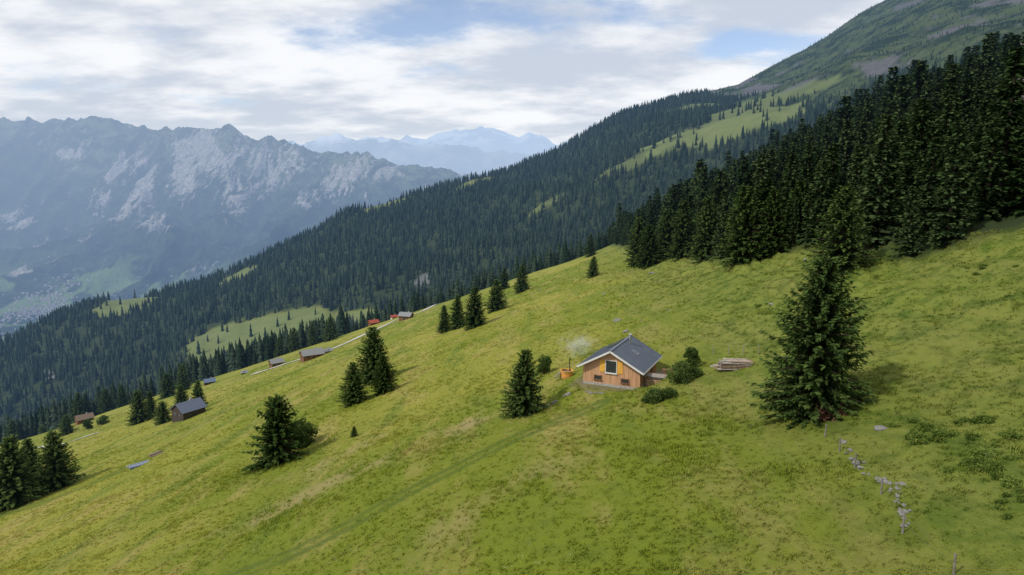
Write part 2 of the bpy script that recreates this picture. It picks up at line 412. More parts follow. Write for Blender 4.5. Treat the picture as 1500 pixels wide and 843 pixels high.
mixc = MIX(nt, MATH(nt, 'MULTIPLY', cf, .95), MIX(nt, .10, skc, (8., 8.4, 9.)), ccol)
bg = N(nt, 'ShaderNodeBackground'); bg.inputs[1].default_value = .1; L(nt, mixc, bg.inputs[0])
wo = N(nt, 'ShaderNodeOutputWorld'); L(nt, bg.outputs[0], wo.inputs[0])

sl = D.lights.new('sun', 'SUN'); sl.energy = 3.0; sl.angle = math.radians(3); sl.color = (1, .95, .86)
so = D.objects.new('sun', sl); COL.objects.link(so)
sd = Vector((math.sin(az) * math.cos(el), math.cos(az) * math.cos(el), math.sin(el)))
so.rotation_euler = sd.to_track_quat('Z', 'Y').to_euler()

cam = D.cameras.new('camera'); cam.lens = 24; cam.sensor_width = 36; cam.clip_start = .5; cam.clip_end = 90000
co = D.objects.new('camera', cam); COL.objects.link(co); co.rotation_euler = (math.pi / 2 - P0, 0, 0)
SC.camera = co
SC.view_settings.view_transform = 'Standard'; SC.view_settings.look = 'None'; SC.view_settings.exposure = 0

# ------------------------------------------------------------------ vegetation
def leafmat(name, dark, light, trans=.15, rnd=.35, meadow=False):
    m, nt = newmat(name)
    if meadow:
        g = N(nt, 'ShaderNodeGroup'); g.node_tree = MG; base = g.outputs[0]
        c = MIX(nt, ATT(nt, 'tint'), MIX(nt, 1., base, (1.05, 1.10, 1.05), 'MULTIPLY'), MIX(nt, 1., base, (1.55, 1.5, 1.65), 'MULTIPLY'))
    else:
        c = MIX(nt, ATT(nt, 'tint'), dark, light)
    oi = N(nt, 'ShaderNodeObjectInfo')
    k = MATH(nt, 'MULTIPLY_ADD', oi.outputs['Random'], rnd * 2, 1 - rnd)
    cc = N(nt, 'ShaderNodeCombineXYZ')
    L(nt, k, cc.inputs[0]); L(nt, MATH(nt, 'MULTIPLY_ADD', k, .8, .2), cc.inputs[1]); L(nt, k, cc.inputs[2])
    c = MIX(nt, 1., c, cc.outputs[0], 'MULTIPLY')
    d = N(nt, 'ShaderNodeBsdfDiffuse'); L(nt, c, d.inputs[0])
    tr = N(nt, 'ShaderNodeBsdfTranslucent'); L(nt, c, tr.inputs[0])
    mx = N(nt, 'ShaderNodeMixShader'); mx.inputs[0].default_value = trans; L(nt, d.outputs[0], mx.inputs[1]); L(nt, tr.outputs[0], mx.inputs[2])
    return finish(m, nt, mx.outputs[0])
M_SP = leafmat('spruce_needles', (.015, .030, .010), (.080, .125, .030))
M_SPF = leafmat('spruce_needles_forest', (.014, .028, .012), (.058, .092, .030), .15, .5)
M_FAR = leafmat('distant_spruce_needles', (.012, .024, .016), (.048, .070, .037), 0, .55)
M_BU = leafmat('shrub_leaves', (.030, .055, .014), (.13, .19, .05), .2)
M_BUD = leafmat('dry_twigs', (.06, .03, .02), (.17, .09, .06), .1)
M_GR = leafmat('grass_blades', None, None, .35, .16, True)
M_WEED = leafmat('weed_leaves', (.065, .115, .020), (.17, .22, .045), .3)
M_BARK = pbr('bark', (.09, .065, .045), .9, var=.4, scale=6)

def build(name, V, F4=None, F3=None, tint=None, mats=(), midx=None):
    me = D.meshes.new(name)
    V = np.asarray(V, np.float32)
    F4 = np.zeros((0, 4), int) if F4 is None else np.asarray(F4, int); F3 = np.zeros((0, 3), int) if F3 is None else np.asarray(F3, int)
    me.vertices.add(len(V)); me.vertices.foreach_set('co', V.ravel())
    lp = np.concatenate([F4.ravel(), F3.ravel()])
    me.loops.add(len(lp)); me.loops.foreach_set('vertex_index', lp)
    me.polygons.add(len(F4) + len(F3))
    me.polygons.foreach_set('loop_start', np.concatenate([np.arange(len(F4)) * 4, len(F4) * 4 + np.arange(len(F3)) * 3]))
    if midx is not None: me.polygons.foreach_set('material_index', np.asarray(midx, np.int32))
    me.update()
    if tint is not None:
        at = me.attributes.new('tint', 'FLOAT', 'POINT'); at.data.foreach_set('value', np.asarray(tint, np.float32))
    for m in mats: me.materials.append(m)
    return me

def kites(P, Dv, Wv, bend=.0):
    n = len(P)
    A = P; B = P + Dv * .5 + Wv; C = P + Dv; E = P + Dv * .5 - Wv
    B = B.copy(); E = E.copy()
    B[:, 2] -= bend; E[:, 2] -= bend
    V = np.stack([A, B, C, E], 1).reshape(-1, 3)
    F = np.arange(4 * n).reshape(-1, 4)
    return V, F

def tube(pts, rad, sides=6):
    V = []; F = []
    for k, (p, r) in enumerate(zip(pts, rad)):
        for s in range(sides):
            a = 2 * math.pi * s / sides
            V.append((p[0] + r * math.cos(a), p[1] + r * math.sin(a), p[2]))
    for k in range(len(pts) - 1):
        for s in range(sides):
            F.append((k * sides + s, k * sides + (s + 1) % sides, (k + 1) * sides + (s + 1) % sides, (k + 1) * sides + s))
    return np.array(V), np.array(F)

def spruce(name, seed, H=12., R=3.4, levels=34, per=10, sprays=12, kl=.55, kw=.13, mat=None, power=.8, ragged=.2):
    r_ = np.random.RandomState(seed)
    Ps = []; Ds = []; Ws = []; Ts = []; BV = []; BF = []; off = 0
    lean = r_.uniform(-.01, .01, 2) * H
    gap = r_.uniform(0, 2 * math.pi)
    for l in range(levels):
        t = (l + r_.rand()) / levels
        z0 = H * (.035 + .945 * t)
        Lv = R * (1 - t) ** power * (1 if t > .12 else .82 + t * 1.5) + .012 * H
        Lv *= r_.uniform(.84, 1.12)
        nb = max(4, int(per * (.45 + .55 * (1 - t)) + .5))
        ph = r_.rand() * 6.28
        for b in range(nb):
            a = ph + b * 6.283 / nb + r_.uniform(-.25, .25)
            Lb = Lv * r_.uniform(1 - ragged * 1.6, 1 + ragged) * (1 - .18 * (math.cos(a - gap - t * 4) > .6))
            n = max(3, int(sprays * Lb / R + 1.5))
            q = np.linspace(.10, 1, n) + r_.uniform(-.03, .03, n)
            rr = q * Lb
            up_ = (.75 * t - .22)
            zc = z0 + up_ * rr - .22 * Lb * q * (1 - t) + .16 * Lb * q ** 3 + r_.uniform(-.02, .02, n) * H * .3
            cx_, cy_ = lean * t
            px_ = cx_ + np.cos(a) * rr; py_ = cy_ + np.sin(a) * rr
            P = np.stack([px_, py_, zc], 1)
            if kw > .09 and b % 2 == 0:
                s0 = .012 * Lb + .008
                e = P[-1]; o0 = np.array([cx_, cy_, z0])
                BV.append(np.array([o0 + [0, 0, s0], o0 - [0, 0, s0], e, e + [0, 0, s0 * .3]])); BF.append(np.arange(4) + off); off += 4
            for side in (-1, 0, 1, 2):
                if side == 2:
                    da = r_.uniform(-.5, .5, n); ll = kl * r_.uniform(.5, .9, n); dzz = -r_.uniform(.5, 1.0, n)
                else:
                    da = side * r_.uniform(.5, 1.15, n); ll = kl * (.55 + .75 * (1 - q) * Lb / R + .2 * (side == 0)) * r_.uniform(.75, 1.2, n); dzz = -r_.uniform(.02, .42, n) + .35 * t
                aa = a + da
                Dv = np.stack([np.cos(aa) * ll, np.sin(aa) * ll, dzz * ll], 1)
                wl = kw * r_.uniform(.7, 1.3, n)
                tl = r_.uniform(-.7, .7, n)
                Wv = np.stack([-np.sin(aa) * wl * np.cos(tl), np.cos(aa) * wl * np.cos(tl), wl * np.sin(tl)], 1)
                Ps.append(P); Ds.append(Dv); Ws.append(Wv)
                Ts.append(np.clip(.02 + .62 * q ** 2.2 + r_.uniform(-.12, .22, n) - .1 * (side == 2), 0, 1))  # inner needles darkened as painted shade, tips lighter as new growth
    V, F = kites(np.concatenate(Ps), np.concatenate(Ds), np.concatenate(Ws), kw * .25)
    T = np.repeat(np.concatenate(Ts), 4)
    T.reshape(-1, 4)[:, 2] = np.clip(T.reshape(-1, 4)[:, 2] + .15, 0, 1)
    tv, tf = tube([(0, 0, -.08 * H), (0, 0, .3 * H), (lean[0], lean[1], H * .985)], [.022 * H, .015 * H, .002 * H])
    nv = len(V)
    Vs = [V, tv]; Fs = [F, tf + nv]; mi = [np.zeros(len(F)), np.ones(len(tf))]; T = [T, np.zeros(len(tv))]
    if BV:
        Vs.append(np.concatenate(BV)); Fs.append(np.array(BF) + nv + len(tv)); mi.append(np.ones(len(BF))); T.append(np.zeros(off))
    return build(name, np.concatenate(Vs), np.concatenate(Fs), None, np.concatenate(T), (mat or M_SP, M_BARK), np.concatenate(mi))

def farspruce(name, seed, H=1., R=.16, tiers=7, sides=8):
    r_ = np.random.RandomState(seed); V = []; F = []; T = []
    for k in range(tiers):
        t = k / tiers
        zb = .06 + .94 * t * .96; zt = min(1., zb + 1.9 / tiers * (1 - .35 * t))
        rb = R * (1 - t) ** .85 + .012
        i0 = len(V)
        V.append((r_.uniform(-.01, .01), r_.uniform(-.01, .01), zt)); T.append(.25)
        for s in range(sides):
            a = 6.283 * (s + r_.uniform(-.3, .3)) / sides + k
            r2 = rb * (r_.uniform(.9, 1.25) if s % 2 else r_.uniform(.5, .75))
            V.append((r2 * math.cos(a), r2 * math.sin(a), zb + r_.uniform(-.025, .02))); T.append(r_.uniform(.5, 1) if s % 2 else .05)
        for s in range(sides): F.append((i0, i0 + 1 + s, i0 + 1 + (s + 1) % sides))
    V.append((0, 0, -.08)); V.append((.02, 0, .1)); V.append((-.02, 0, .1)); T += [0, 0, 0]
    F.append((len(V) - 3, len(V) - 2, len(V) - 1))
    return build(name, np.array(V) * H, None, F, T, (M_FAR,))

def shrub(name, seed, R=1., H=1., nclump=26, leaves=90, ls=.12, mat=None, trunk=True):
    r_ = np.random.RandomState(seed); Ps = []; Ds = []; Ws = []; Ts = []
    BV = []; BF = []; off = 0
    for k in range(nclump):
        a = r_.rand() * 6.28; rr = math.sqrt(r_.rand()) * R * .8; hz_ = r_.uniform(.15, .95)
        rr *= math.sqrt(max(.05, 1 - (hz_ * 2 - .8) ** 2 * .55)) if hz_ > .4 else .9
        c = np.array([math.cos(a) * rr, math.sin(a) * rr, hz_ * H * .85])
        cr = r_.uniform(.16, .34) * R
        v = r_.normal(size=(leaves, 3)); v /= np.linalg.norm(v, axis=1)[:, None]
        rad = cr * r_.uniform(.55, 1.15, leaves)[:, None]
        p = c + v * rad * [1, 1, .85]
        p[:, 2] = np.maximum(p[:, 2], .02)
        d = v + r_.normal(size=(leaves, 3)) * .6; d /= np.linalg.norm(d, axis=1)[:, None]
        w_ = np.cross(d, r_.normal(size=(leaves, 3))); w_ /= np.linalg.norm(w_, axis=1)[:, None]
        Ps.append(p); Ds.append(d * ls * r_.uniform(.6, 1.4, leaves)[:, None]); Ws.append(w_ * ls * .35)
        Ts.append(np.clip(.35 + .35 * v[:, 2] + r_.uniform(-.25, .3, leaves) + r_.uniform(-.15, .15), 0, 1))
        s0 = .018 * R
        BV.append(np.array([[s0, 0, -.1], [-s0, 0, -.1], c - [s0 * .4, 0, 0], c + [s0 * .4, 0, 0]])); BF.append(np.arange(4) + off); off += 4
    V, F = kites(np.concatenate(Ps), np.concatenate(Ds), np.concatenate(Ws))
    T = np.concatenate([np.repeat(np.concatenate(Ts), 4), np.zeros(off)])
    return build(name, np.concatenate([V] + BV), np.concatenate([F, np.array(BF) + len(V)]), None, T, (mat or M_BU, M_BARK), np.concatenate([np.zeros(len(F)), np.ones(len(BF))]))

def put(name, me, p, s=1., rz=None, sx=None):
    o = D.objects.new(name, me); COL.objects.link(o); o.location = p
    o.rotation_euler = (0, 0, random.uniform(0, 6.28) if rz is None else rz)
    o.scale = sx if sx else (s, s, s)
    return o

def instancer(name, pts, scl, rot, idx, protos):
    c = D.collections.new(name + '_kinds')
    for k, me in enumerate(protos):
        o = D.objects.new('%s_kind_%02d' % (name, k), me); c.objects.link(o)
    me = D.meshes.new(name); me.vertices.add(len(pts)); me.vertices.foreach_set('co', np.asarray(pts, np.float32).ravel())
    for n_, ty, arr in (('scl', 'FLOAT', np.asarray(scl, np.float32)), ('rotz', 'FLOAT', np.asarray(rot, np.float32)), ('idx', 'INT', np.asarray(idx, np.int32))):
        at = me.attributes.new(n_, ty, 'POINT'); at.data.foreach_set('value', arr)
    me.update()
    o = D.objects.new(name, me); COL.objects.link(o)
    g = D.node_groups.new(name + '_scatter', 'GeometryNodeTree')
    g.interface.new_socket('Geometry', in_out='INPUT', socket_type='NodeSocketGeometry')
    g.interface.new_socket('Geometry', in_out='OUTPUT', socket_type='NodeSocketGeometry')
    a = g.nodes.new('NodeGroupInput'); z = g.nodes.new('NodeGroupOutput')
    iop = g.nodes.new('GeometryNodeInstanceOnPoints'); ci = g.nodes.new('GeometryNodeCollectionInfo')
    ci.inputs['Collection'].default_value = c; ci.inputs['Separate Children'].default_value = True; ci.inputs['Reset Children'].default_value = True
    def na(n_, ty):
        q = g.nodes.new('GeometryNodeInputNamedAttribute'); q.data_type = ty; q.inputs['Name'].default_value = n_
        return q.outputs['Attribute']
    cx_ = g.nodes.new('ShaderNodeCombineXYZ'); g.links.new(na('rotz', 'FLOAT'), cx_.inputs[2])
    er = g.nodes.new('FunctionNodeEulerToRotation'); g.links.new(cx_.outputs[0], er.inputs[0])
    g.links.new(a.outputs[0], iop.inputs['Points']); g.links.new(ci.outputs[0], iop.inputs['Instance'])
    iop.inputs['Pick Instance'].default_value = True
    g.links.new(na('idx', 'INT'), iop.inputs['Instance Index']); g.links.new(er.outputs[0], iop.inputs['Rotation'])
    g.links.new(na('scl', 'FLOAT'), iop.inputs['Scale']); g.links.new(iop.outputs[0], z.inputs[0])
    md = o.modifiers.new('scatter', 'NODES'); md.node_group = g
    return o

R = np.random.RandomState(5)
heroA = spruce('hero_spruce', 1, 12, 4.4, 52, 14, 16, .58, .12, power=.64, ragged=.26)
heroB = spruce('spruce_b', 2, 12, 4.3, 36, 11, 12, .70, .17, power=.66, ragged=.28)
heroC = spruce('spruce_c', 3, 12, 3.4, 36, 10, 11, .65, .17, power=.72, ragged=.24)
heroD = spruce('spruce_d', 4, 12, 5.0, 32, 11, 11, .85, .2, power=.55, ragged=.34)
trees = [(1195, 604, 230, 'A'), (768, 606, 98, 'B'), (408, 678, 100, 'D'), (519, 592, 64, 'B'), (549, 560, 84, 'B'), (563, 576, 58, 'B'),
         (651, 487, 41, 'C'), (671, 481, 50, 'C'), (696, 479, 60, 'B'), (727, 455, 46, 'B'), (739, 424, 32, 'C'), (765, 428, 40, 'B'),
         (865, 376, 34, 'C'), (869, 406, 31, 'B'), (935, 390, 72, 'C'), (951, 389, 60, 'B'), (485, 499, 35, 'B'), (205, 620, 50, 'B'),
         (222, 612, 40, 'C'), (240, 620, 33, 'D'), (267, 603, 40, 'B'), (292, 600, 45, 'C'), (22, 742, 108, 'B'), (85, 716, 88, 'B'), (48, 722, 84, 'C'),
         (117, 612, 44, 'C'), (157, 600, 36, 'B'), (99, 637, 30, 'D'), (20, 640, 34, 'B'), (270, 572, 40, 'C'), (246, 582, 36, 'B'), (180, 590, 34, 'C'),
         (1231, 399, 126, 'B'), (459, 505, 34, 'C'), (410, 520, 30, 'C'), (432, 512, 36, 'C'), (1000, 377, 84, 'C'), (977, 376, 70, 'B'), (1035, 380, 92, 'C'),
         (1090, 382, 110, 'B'), (1168, 360, 96, 'C'), (1130, 372, 95, 'C')]
kinds = dict(A=heroA, B=heroB, C=heroC, D=heroD)
for px, py, h, k in trees:
    p = hit(px, py); H = h * depth(p) / 1000 / (1.0)
    p.z -= .05
    s = H / 12
    put('spruce_tree', kinds[k], p, sx=(s * random.uniform(.92, 1.05), s * random.uniform(.92, 1.05), s))

# forest on the slope to the right
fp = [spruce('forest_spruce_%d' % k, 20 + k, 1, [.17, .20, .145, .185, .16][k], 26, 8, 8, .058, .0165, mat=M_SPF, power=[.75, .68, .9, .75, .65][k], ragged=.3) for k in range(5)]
fs = [farspruce('far_spruce_%d' % k, 60 + k, 1, [.15, .17, .13, .19, .16][k]) for k in range(5)]
n = 6500
x = R.uniform(50, 245, n); y = R.uniform(50, 580, n)
k = (x > tedge(y) + 2.0 + 7 * (vn(y / 11, 0 * y, 3) - .4)) & (x < .95 * y + 45)
pts = np.stack([x, y], 1)[k]
keep = []; cell = {}
for i_, p_ in enumerate(pts):
    c_ = (int(p_[0] // 5.), int(p_[1] // 5.)); ok = True
    dmin = 17 if p_[0] - float(tedge(p_[1])) < 14 else 22
    for a_ in (-1, 0, 1):
        for b_ in (-1, 0, 1):
            for j_ in cell.get((c_[0] + a_, c_[1] + b_), ()):
                if (pts[j_][0] - p_[0]) ** 2 + (pts[j_][1] - p_[1]) ** 2 < dmin: ok = False
    if ok: cell.setdefault(c_, []).append(i_); keep.append(i_)
pts = pts[keep]
zz_ = gz(pts[:, 0], pts[:, 1]) - .3
ins = pts[:, 0] - tedge(pts[:, 1])
hh = R.uniform(10, 21, len(pts)) * (.80 + .20 * sst(0, 14, ins)) * (.85 + .3 * vn(pts[:, 0] / 25, pts[:, 1] / 25, 9))
hh *= np.where(R.rand(len(pts)) < .14, 1.28, 1)
instancer('spruce_forest', np.column_stack([pts, zz_]), hh, R.uniform(0, 6.28, len(pts)), R.randint(0, 5, len(pts)), fp)
# a bare dead tree standing in the forest
def deadtree(name, seed):
    r_ = random.Random(seed); V, F = tube([(0, 0, -.5), (.1, 0, 6), (0, .1, 13)], [.28, .18, .03]); V = [V]; F = [F]; o = len(V[0])
    for k in range(60):
        z_ = r_.uniform(2.5, 12.6); a = r_.uniform(0, 6.28); l_ = (13.5 - z_) * .26 + .5
        v, f = tube([(0, 0, z_), (math.cos(a) * l_ * .5, math.sin(a) * l_ * .5, z_ + .1), (math.cos(a) * l_, math.sin(a) * l_, z_ + r_.uniform(-.2, .7))], [.07, .045, .015], 4)
        v = v.copy(); v[:, 2] += np.tile([.05, -.05, .05, -.05], 3); V.append(v); F.append(f + o); o += len(v)
    Vc = np.concatenate(V); Fc = np.concatenate(F)
    return build(name, Vc, Fc, None, np.zeros(len(Vc)), (pbr('dead_wood', (.34, .30, .28), .9, var=.3),))
dx_, dy_ = 88.0, 121.0
put('dead_tree', deadtree('dead_tree', 4), Vector((dx_, dy_, float(gz(dx_, dy_)))), 1.75)

# distant forest over the crest and on the big ridge
n = 78000
u_ = R.uniform(-.92, .80, n); y = np.sqrt(R.uniform(472 ** 2, 2950 ** 2, n))
n2 = 5000
u_ = np.concatenate([u_, R.uniform(-.92, .25, n2)]); y = np.concatenate([y, R.uniform(468, 620, n2)]); n = n + n2
x = u_ * y
yr_ = np.interp(u_, [-.9, -.3, 0, .25, .55, 1.2], [1400, 1900, 2200, 2400, 2800, 3200])
z = gz(x, y)
def samp(A):
    q = np.clip(y + 60, Q[0], Q[-1]); j = np.clip(((np.log(q) - lq0) / dlq + .5).astype(int), 0, NY - 1); i = np.clip(((x / q + 1.25) / 2.5 * (NX - 1) + .5).astype(int), 0, NX - 1)
    return A[j, i]
dens = (1 - np.clip(samp(clear) * 1.15, 0, .975)) * (1 - samp(alp) * .70) * (1 - samp(rock) * .9)
dens *= np.where(y > yr_ + 60, 0, 1)
dens *= np.clip(.8 + .9 * (fbm(x / 90, y / 90, 3, 77) - .45), .35, 1)
dens *= np.where((y < 620) & (u_ > -.62) & (u_ < -.53), .2, 1)
dens *= np.where((y < 500) & (u_ > -.25), .5, 1)
k = R.rand(n) < dens
a_ = samp(alp)
h_ = R.uniform(12, 26, n) * (1 - .66 * a_) * np.where(y < 600, np.where(u_ < -.25, .95, .72), 1)
instancer('distant_forest', np.column_stack([x, y, z - .5])[k], h_[k], R.uniform(0, 6.28, k.sum()), R.randint(0, 5, k.sum()), fs)

# grass tufts
def tuft(name, seed, nb=16, rad=.28, h=.3, w=.022):
    r_ = np.random.RandomState(seed); V = []; F3 = []; T = []
    for b in range(nb):
        a = r_.rand() * 6.28; rr = rad * math.sqrt(r_.rand()); c_ = np.array([math.cos(a) * rr, math.sin(a) * rr, -.03])
        az_ = r_.rand() * 6.28; hh_ = h * r_.uniform(.5, 1.2); le = r_.uniform(.5, 1.1) * hh_
        d = np.array([math.cos(az_), math.sin(az_), 0]); s_ = np.array([-d[1], d[0], 0]) * w
        i0 = len(V)
        V += [c_ - s_, c_ + s_, c_ + d * le * .35 + [0, 0, hh_ * .6] + s_ * .8, c_ + d * le * .35 + [0, 0, hh_ * .6] - s_ * .8, c_ + d * le + [0, 0, hh_ * .85]]
        T += [.1, .1, .5, .5, 1.]
        F3 += [(i0, i0 + 1, i0 + 2), (i0, i0 + 2, i0 + 3), (i0 + 3, i0 + 2, i0 + 4)]
    return build(name, V, None, F3, T, (M_GR,))
tf_ = [tuft('grass_tuft_%d' % k, k + 1, 15, .30, [.17, .24, .32][k], .024) for k in range(3)]
n = 105000
q = 82 * (5.5 ** (R.rand(n) ** 1.25)); s_ = R.uniform(-.85, .62, n); x = s_ * q; y = q - 60
kk = (np.abs((x - CABC[0]) * cd[0] + (y - CABC[1]) * cd[1]) > 4.2) | (np.abs((x - CABC[0]) * cb[0] + (y - CABC[1]) * cb[1]) > 4.9)
kk &= (x < tedge(y) + 4)
kk &= R.rand(n) > np.clip(samp(path) * 1.2 + samp(straw) * .6, 0, .9)
x, y, q = x[kk], y[kk], q[kk]; n = len(x)
cl_ = fbm(x / 6, y / 6, 2, 14)
instancer('meadow_grass', np.column_stack([x, y, gz(x, y)]), (.45 + .85 * cl_) * R.uniform(.7, 1.25, n) * (q / 110) ** .35, R.uniform(0, 6.28, n), np.clip((cl_ * 3).astype(int), 0, 2), tf_)

def flowers(name, col, seed):
    mm = pbr(name + '_petal', col, .8, var=.1)
    r_ = np.random.RandomState(seed); V = []; F = []
    for k in range(4):
        c_ = np.array([*r_.uniform(-.25, .25, 2), r_.uniform(.2, .32)]); i0 = len(V)
        for s in range(6):
            a = s * 1.047; V.append(c_ + [.022 * math.cos(a), .022 * math.sin(a), r_.uniform(-.01, .01)])
        F += [(i0, i0 + 1, i0 + 2), (i0, i0 + 2, i0 + 3), (i0, i0 + 3, i0 + 4), (i0, i0 + 4, i0 + 5)]
    return build(name, V, None, F, np.zeros(len(V)), (mm,))
fw = [flowers('yellow_flower', (.50, .42, .04), 3), flowers('pale_flower', (.42, .40, .30), 4)]
n = 5000
q = np.exp(R.uniform(math.log(82), math.log(140), n)); x = R.uniform(-.7, .62, n) * q; y = q - 60
k = vn(x / 8, y / 8, 66) > .5; x, y = x[k], y[k]
instancer('meadow_flowers', np.column_stack([x, y, gz(x, y)]), R.uniform(.7, 1.2, len(x)), R.uniform(0, 6, len(x)), (R.rand(len(x)) > .75).astype(int), fw)
wd = [shrub('weed_%d' % k, 70 + k, .55, .26, 9, 30, .15, M_WEED) for k in range(3)]
P_ = []
for cxp, cyp, rx, ry, nn in ((1345, 640, 40, 10, 24), (1450, 680, 45, 26, 34), (1430, 620, 30, 10, 12), (1480, 740, 20, 20, 10), (1110, 448, 12, 5, 4), (1345, 625, 20, 6, 8), (1450, 390, 50, 15, 8)):
    for _ in range(nn):
        P_.append(tuple(hit(cxp + random.gauss(0, rx * .6), cyp + random.gauss(0, ry * .6))))
P_ = np.array(P_)
instancer('weed_patch', P_, R.uniform(.4, 1.0, len(P_)), R.uniform(0, 6, len(P_)), R.randint(0, 3, len(P_)), wd)

sh1 = shrub('shrub_mesh_a', 90, 1.5, 2.3, 34, 120, .17); sh2 = shrub('shrub_mesh_b', 91, 1.5, 1.5, 30, 110, .17)
sh3 = shrub('shrub_mesh_c', 92, 1.2, 3.4, 44, 120, .17)
put('deciduous_shrub', sh3, hit(797, 548), 1.0)
put('deciduous_shrub', sh3, hit(438, 658), 1.7); put('deciduous_shrub', sh1, hit(448, 650), 1.5)
put('deciduous_shrub', sh1, hit(998, 560), 1.0); put('deciduous_shrub', sh3, hit(1012, 540), .85); put('deciduous_shrub', sh2, hit(1015, 552), .75)
put('garden_shrub', sh2, hit(962, 588), .85); put('garden_shrub', sh2, hit(948, 590), .55); put('garden_shrub', sh2, hit(978, 583), .7)
put('small_spruce', heroB, hit(519, 640), .14)
put('deciduous_tree', sh3, hit(62, 632), 2.2); put('deciduous_tree', sh3, hit(130, 630), 2.0); put('deciduous_tree', sh1, hit(95, 628), 2.0); put('deciduous_tree', sh1, hit(152, 622), 2.0)
db = shrub('dead_branch_pile', 95, 1.5, .8, 22, 70, .28, M_BUD); put('dead_branch_pile', db, hit(1216, 611), .9)

# ------------------------------------------------------------------ mesh builder for built things
class MB:
    def __init__(s): s.V = []; s.F = []; s.M = []
    def box(s, c, d, rz=0, ry=0, rx=0, m=0):
        i = len(s.V); Mx = Matrix.Rotation(rz, 3, 'Z') @ Matrix.Rotation(ry, 3, 'Y') @ Matrix.Rotation(rx, 3, 'X')
        for a in (-.5, .5):
            for b in (-.5, .5):
                for e in (-.5, .5):
                    s.V.append(tuple(Mx @ Vector((a * d[0], b * d[1], e * d[2])) + Vector(c)))
        for f in ((0, 1, 3, 2), (4, 6, 7, 5), (0, 4, 5, 1), (2, 3, 7, 6), (0, 2, 6, 4), (1, 5, 7, 3)):
            s.F.append(tuple(i + k for k in f)); s.M.append(m)
    def cyl(s, a, b, r0, r1, n=12, m=0, cap=True):
        a = Vector(a); b = Vector(b); d = (b - a).normalized(); x_ = d.orthogonal().normalized(); y_ = d.cross(x_); i = len(s.V)
        for p_, r in ((a, r0), (b, r1)):
            for k in range(n):
                t = 2 * math.pi * k / n; s.V.append(tuple(p_ + x_ * r * math.cos(t) + y_ * r * math.sin(t)))
        for k in range(n): s.F.append((i + k, i + (k + 1) % n, i + n + (k + 1) % n, i + n + k)); s.M.append(m)
        if cap:
            s.F.append(tuple(i + n + k for k in range(n))); s.M.append(m); s.F.append(tuple(i + n - 1 - k for k in range(n))); s.M.append(m)
    def poly(s, pts, m=0):
        i = len(s.V); s.V += [tuple(p) for p in pts]; s.F.append(tuple(range(i, i + len(pts)))); s.M.append(m)
    def obj(s, name, mats, parent=None):
        me = D.meshes.new(name); me.from_pydata(s.V, [], s.F)
        for m in mats: me.materials.append(m)
        me.polygons.foreach_set('material_index', s.M); me.update()
        o = D.objects.new(name, me); COL.objects.link(o)
        if parent: o.parent = parent
        return o

def empty(name, loc, rz=0):
    e = D.objects.new(name, None); e.location = loc; e.rotation_euler = (0, 0, rz); COL.objects.link(e); return e

WOOD = pbr('larch_boards', (.50, .285, .155), .65, var=.28, scale=1.0, sc=(6.5, 6.5, .35), bump=.3)
WOOD2 = pbr('larch_boards_painted_shade', (.36, .19, .095), .7, var=.3, scale=1.0, sc=(6.5, 6.5, .35))  # larch boards with shade painted in as a darker tone, side walls
YEL = pbr('ochre_shutter', (.68, .37, .06), .6, var=.1)
ROOFM = pbr('grey_metal_roof', (.115, .135, .17), .38, .35, var=.12, scale=1.5, spec=.5)
WHITE = pbr('pale_trim', (.60, .59, .56), .6, var=.08)
CONC = pbr('stone_plinth', (.33, .31, .28), .9, var=.3, scale=4, bump=.4)
GLASS = pbr('window_glass', (.03, .035, .04), .08, spec=.8, var=.1)
STEEL = pbr('steel_pipe', (.5, .5, .52), .3, .9, var=.1)
STONE = pbr('grey_stone', (.19, .182, .165), .9, var=.4, scale=5, bump=.6)
GREYW = pbr('weathered_wood', (.24, .205, .17), .85, var=.35, scale=2, sc=(5, 5, 1))
LOGEND = pbr('cut_log', (.45, .30, .17), .8, var=.35, scale=8)
DARKW = pbr('dark_old_timber', (.055, .042, .035), .85, var=.3)
BROWNW = pbr('brown_timber', (.17, .085, .045), .8, var=.3)
REDR = pbr('red_roof', (.30, .07, .05), .8, var=.2)
GREYR = pbr('grey_slate_roof', (.20, .205, .21), .7, var=.25)
SOLAR = pbr('solar_panel', (.015, .02, .04), .15, spec=.8)

# ------------------------------------------------------------------ the chalet
hw, ln_, eh, rise = 3.55, 8.0, 2.45, 1.95
CH = empty('wooden_chalet', (CAB[0], CAB[1], CABZ), math.atan2(cd[1], cd[0]))
b = MB()
b.box((0, ln_ / 2, .0), (2 * hw + .1, ln_ + .1, .6), m=0); b.obj('stone_plinth', [CONC], CH)
b = MB()
def gable(y_, m=0): return [(-hw, y_, .28), (hw, y_, .28), (hw, y_, eh), (0, y_, eh + rise), (-hw, y_, eh)]
g0 = gable(0); g1_ = gable(ln_)
b.poly(g0, 0); b.poly(g1_[::-1], 0)
b.poly([g0[1], g1_[1], g1_[2], g0[2]], 1); b.poly([g1_[0], g0[0], g0[4], g1_[4]], 1)
b.obj('walls', [WOOD, WOOD2], CH)
wins = [(0.0, 2.5, 1.3, 1.45), (-1.65, 1.0, .85, .42), (1.75, .95, .85, .42)]
b = MB()
xq = -hw + .02
while xq < hw:
    top = eh + rise * (1 - abs(xq) / hw) - .05; seg = [(.3, top)]
    for wx_, wz_, ww, wh in wins:
        if abs(xq - wx_) < ww / 2 + .09:
            ns = []
            for a_, c_ in seg:
                lo, hi = wz_ - wh / 2 - .09, wz_ + wh / 2 + .09
                if lo > a_: ns.append((a_, min(lo, c_)))
                if hi < c_: ns.append((hi, c_))
            seg = ns
    for a_, c_ in seg:
        if c_ - a_ > .05: b.box((xq, -.012, (a_ + c_) / 2), (.05, .03, c_ - a_))
    xq += .235
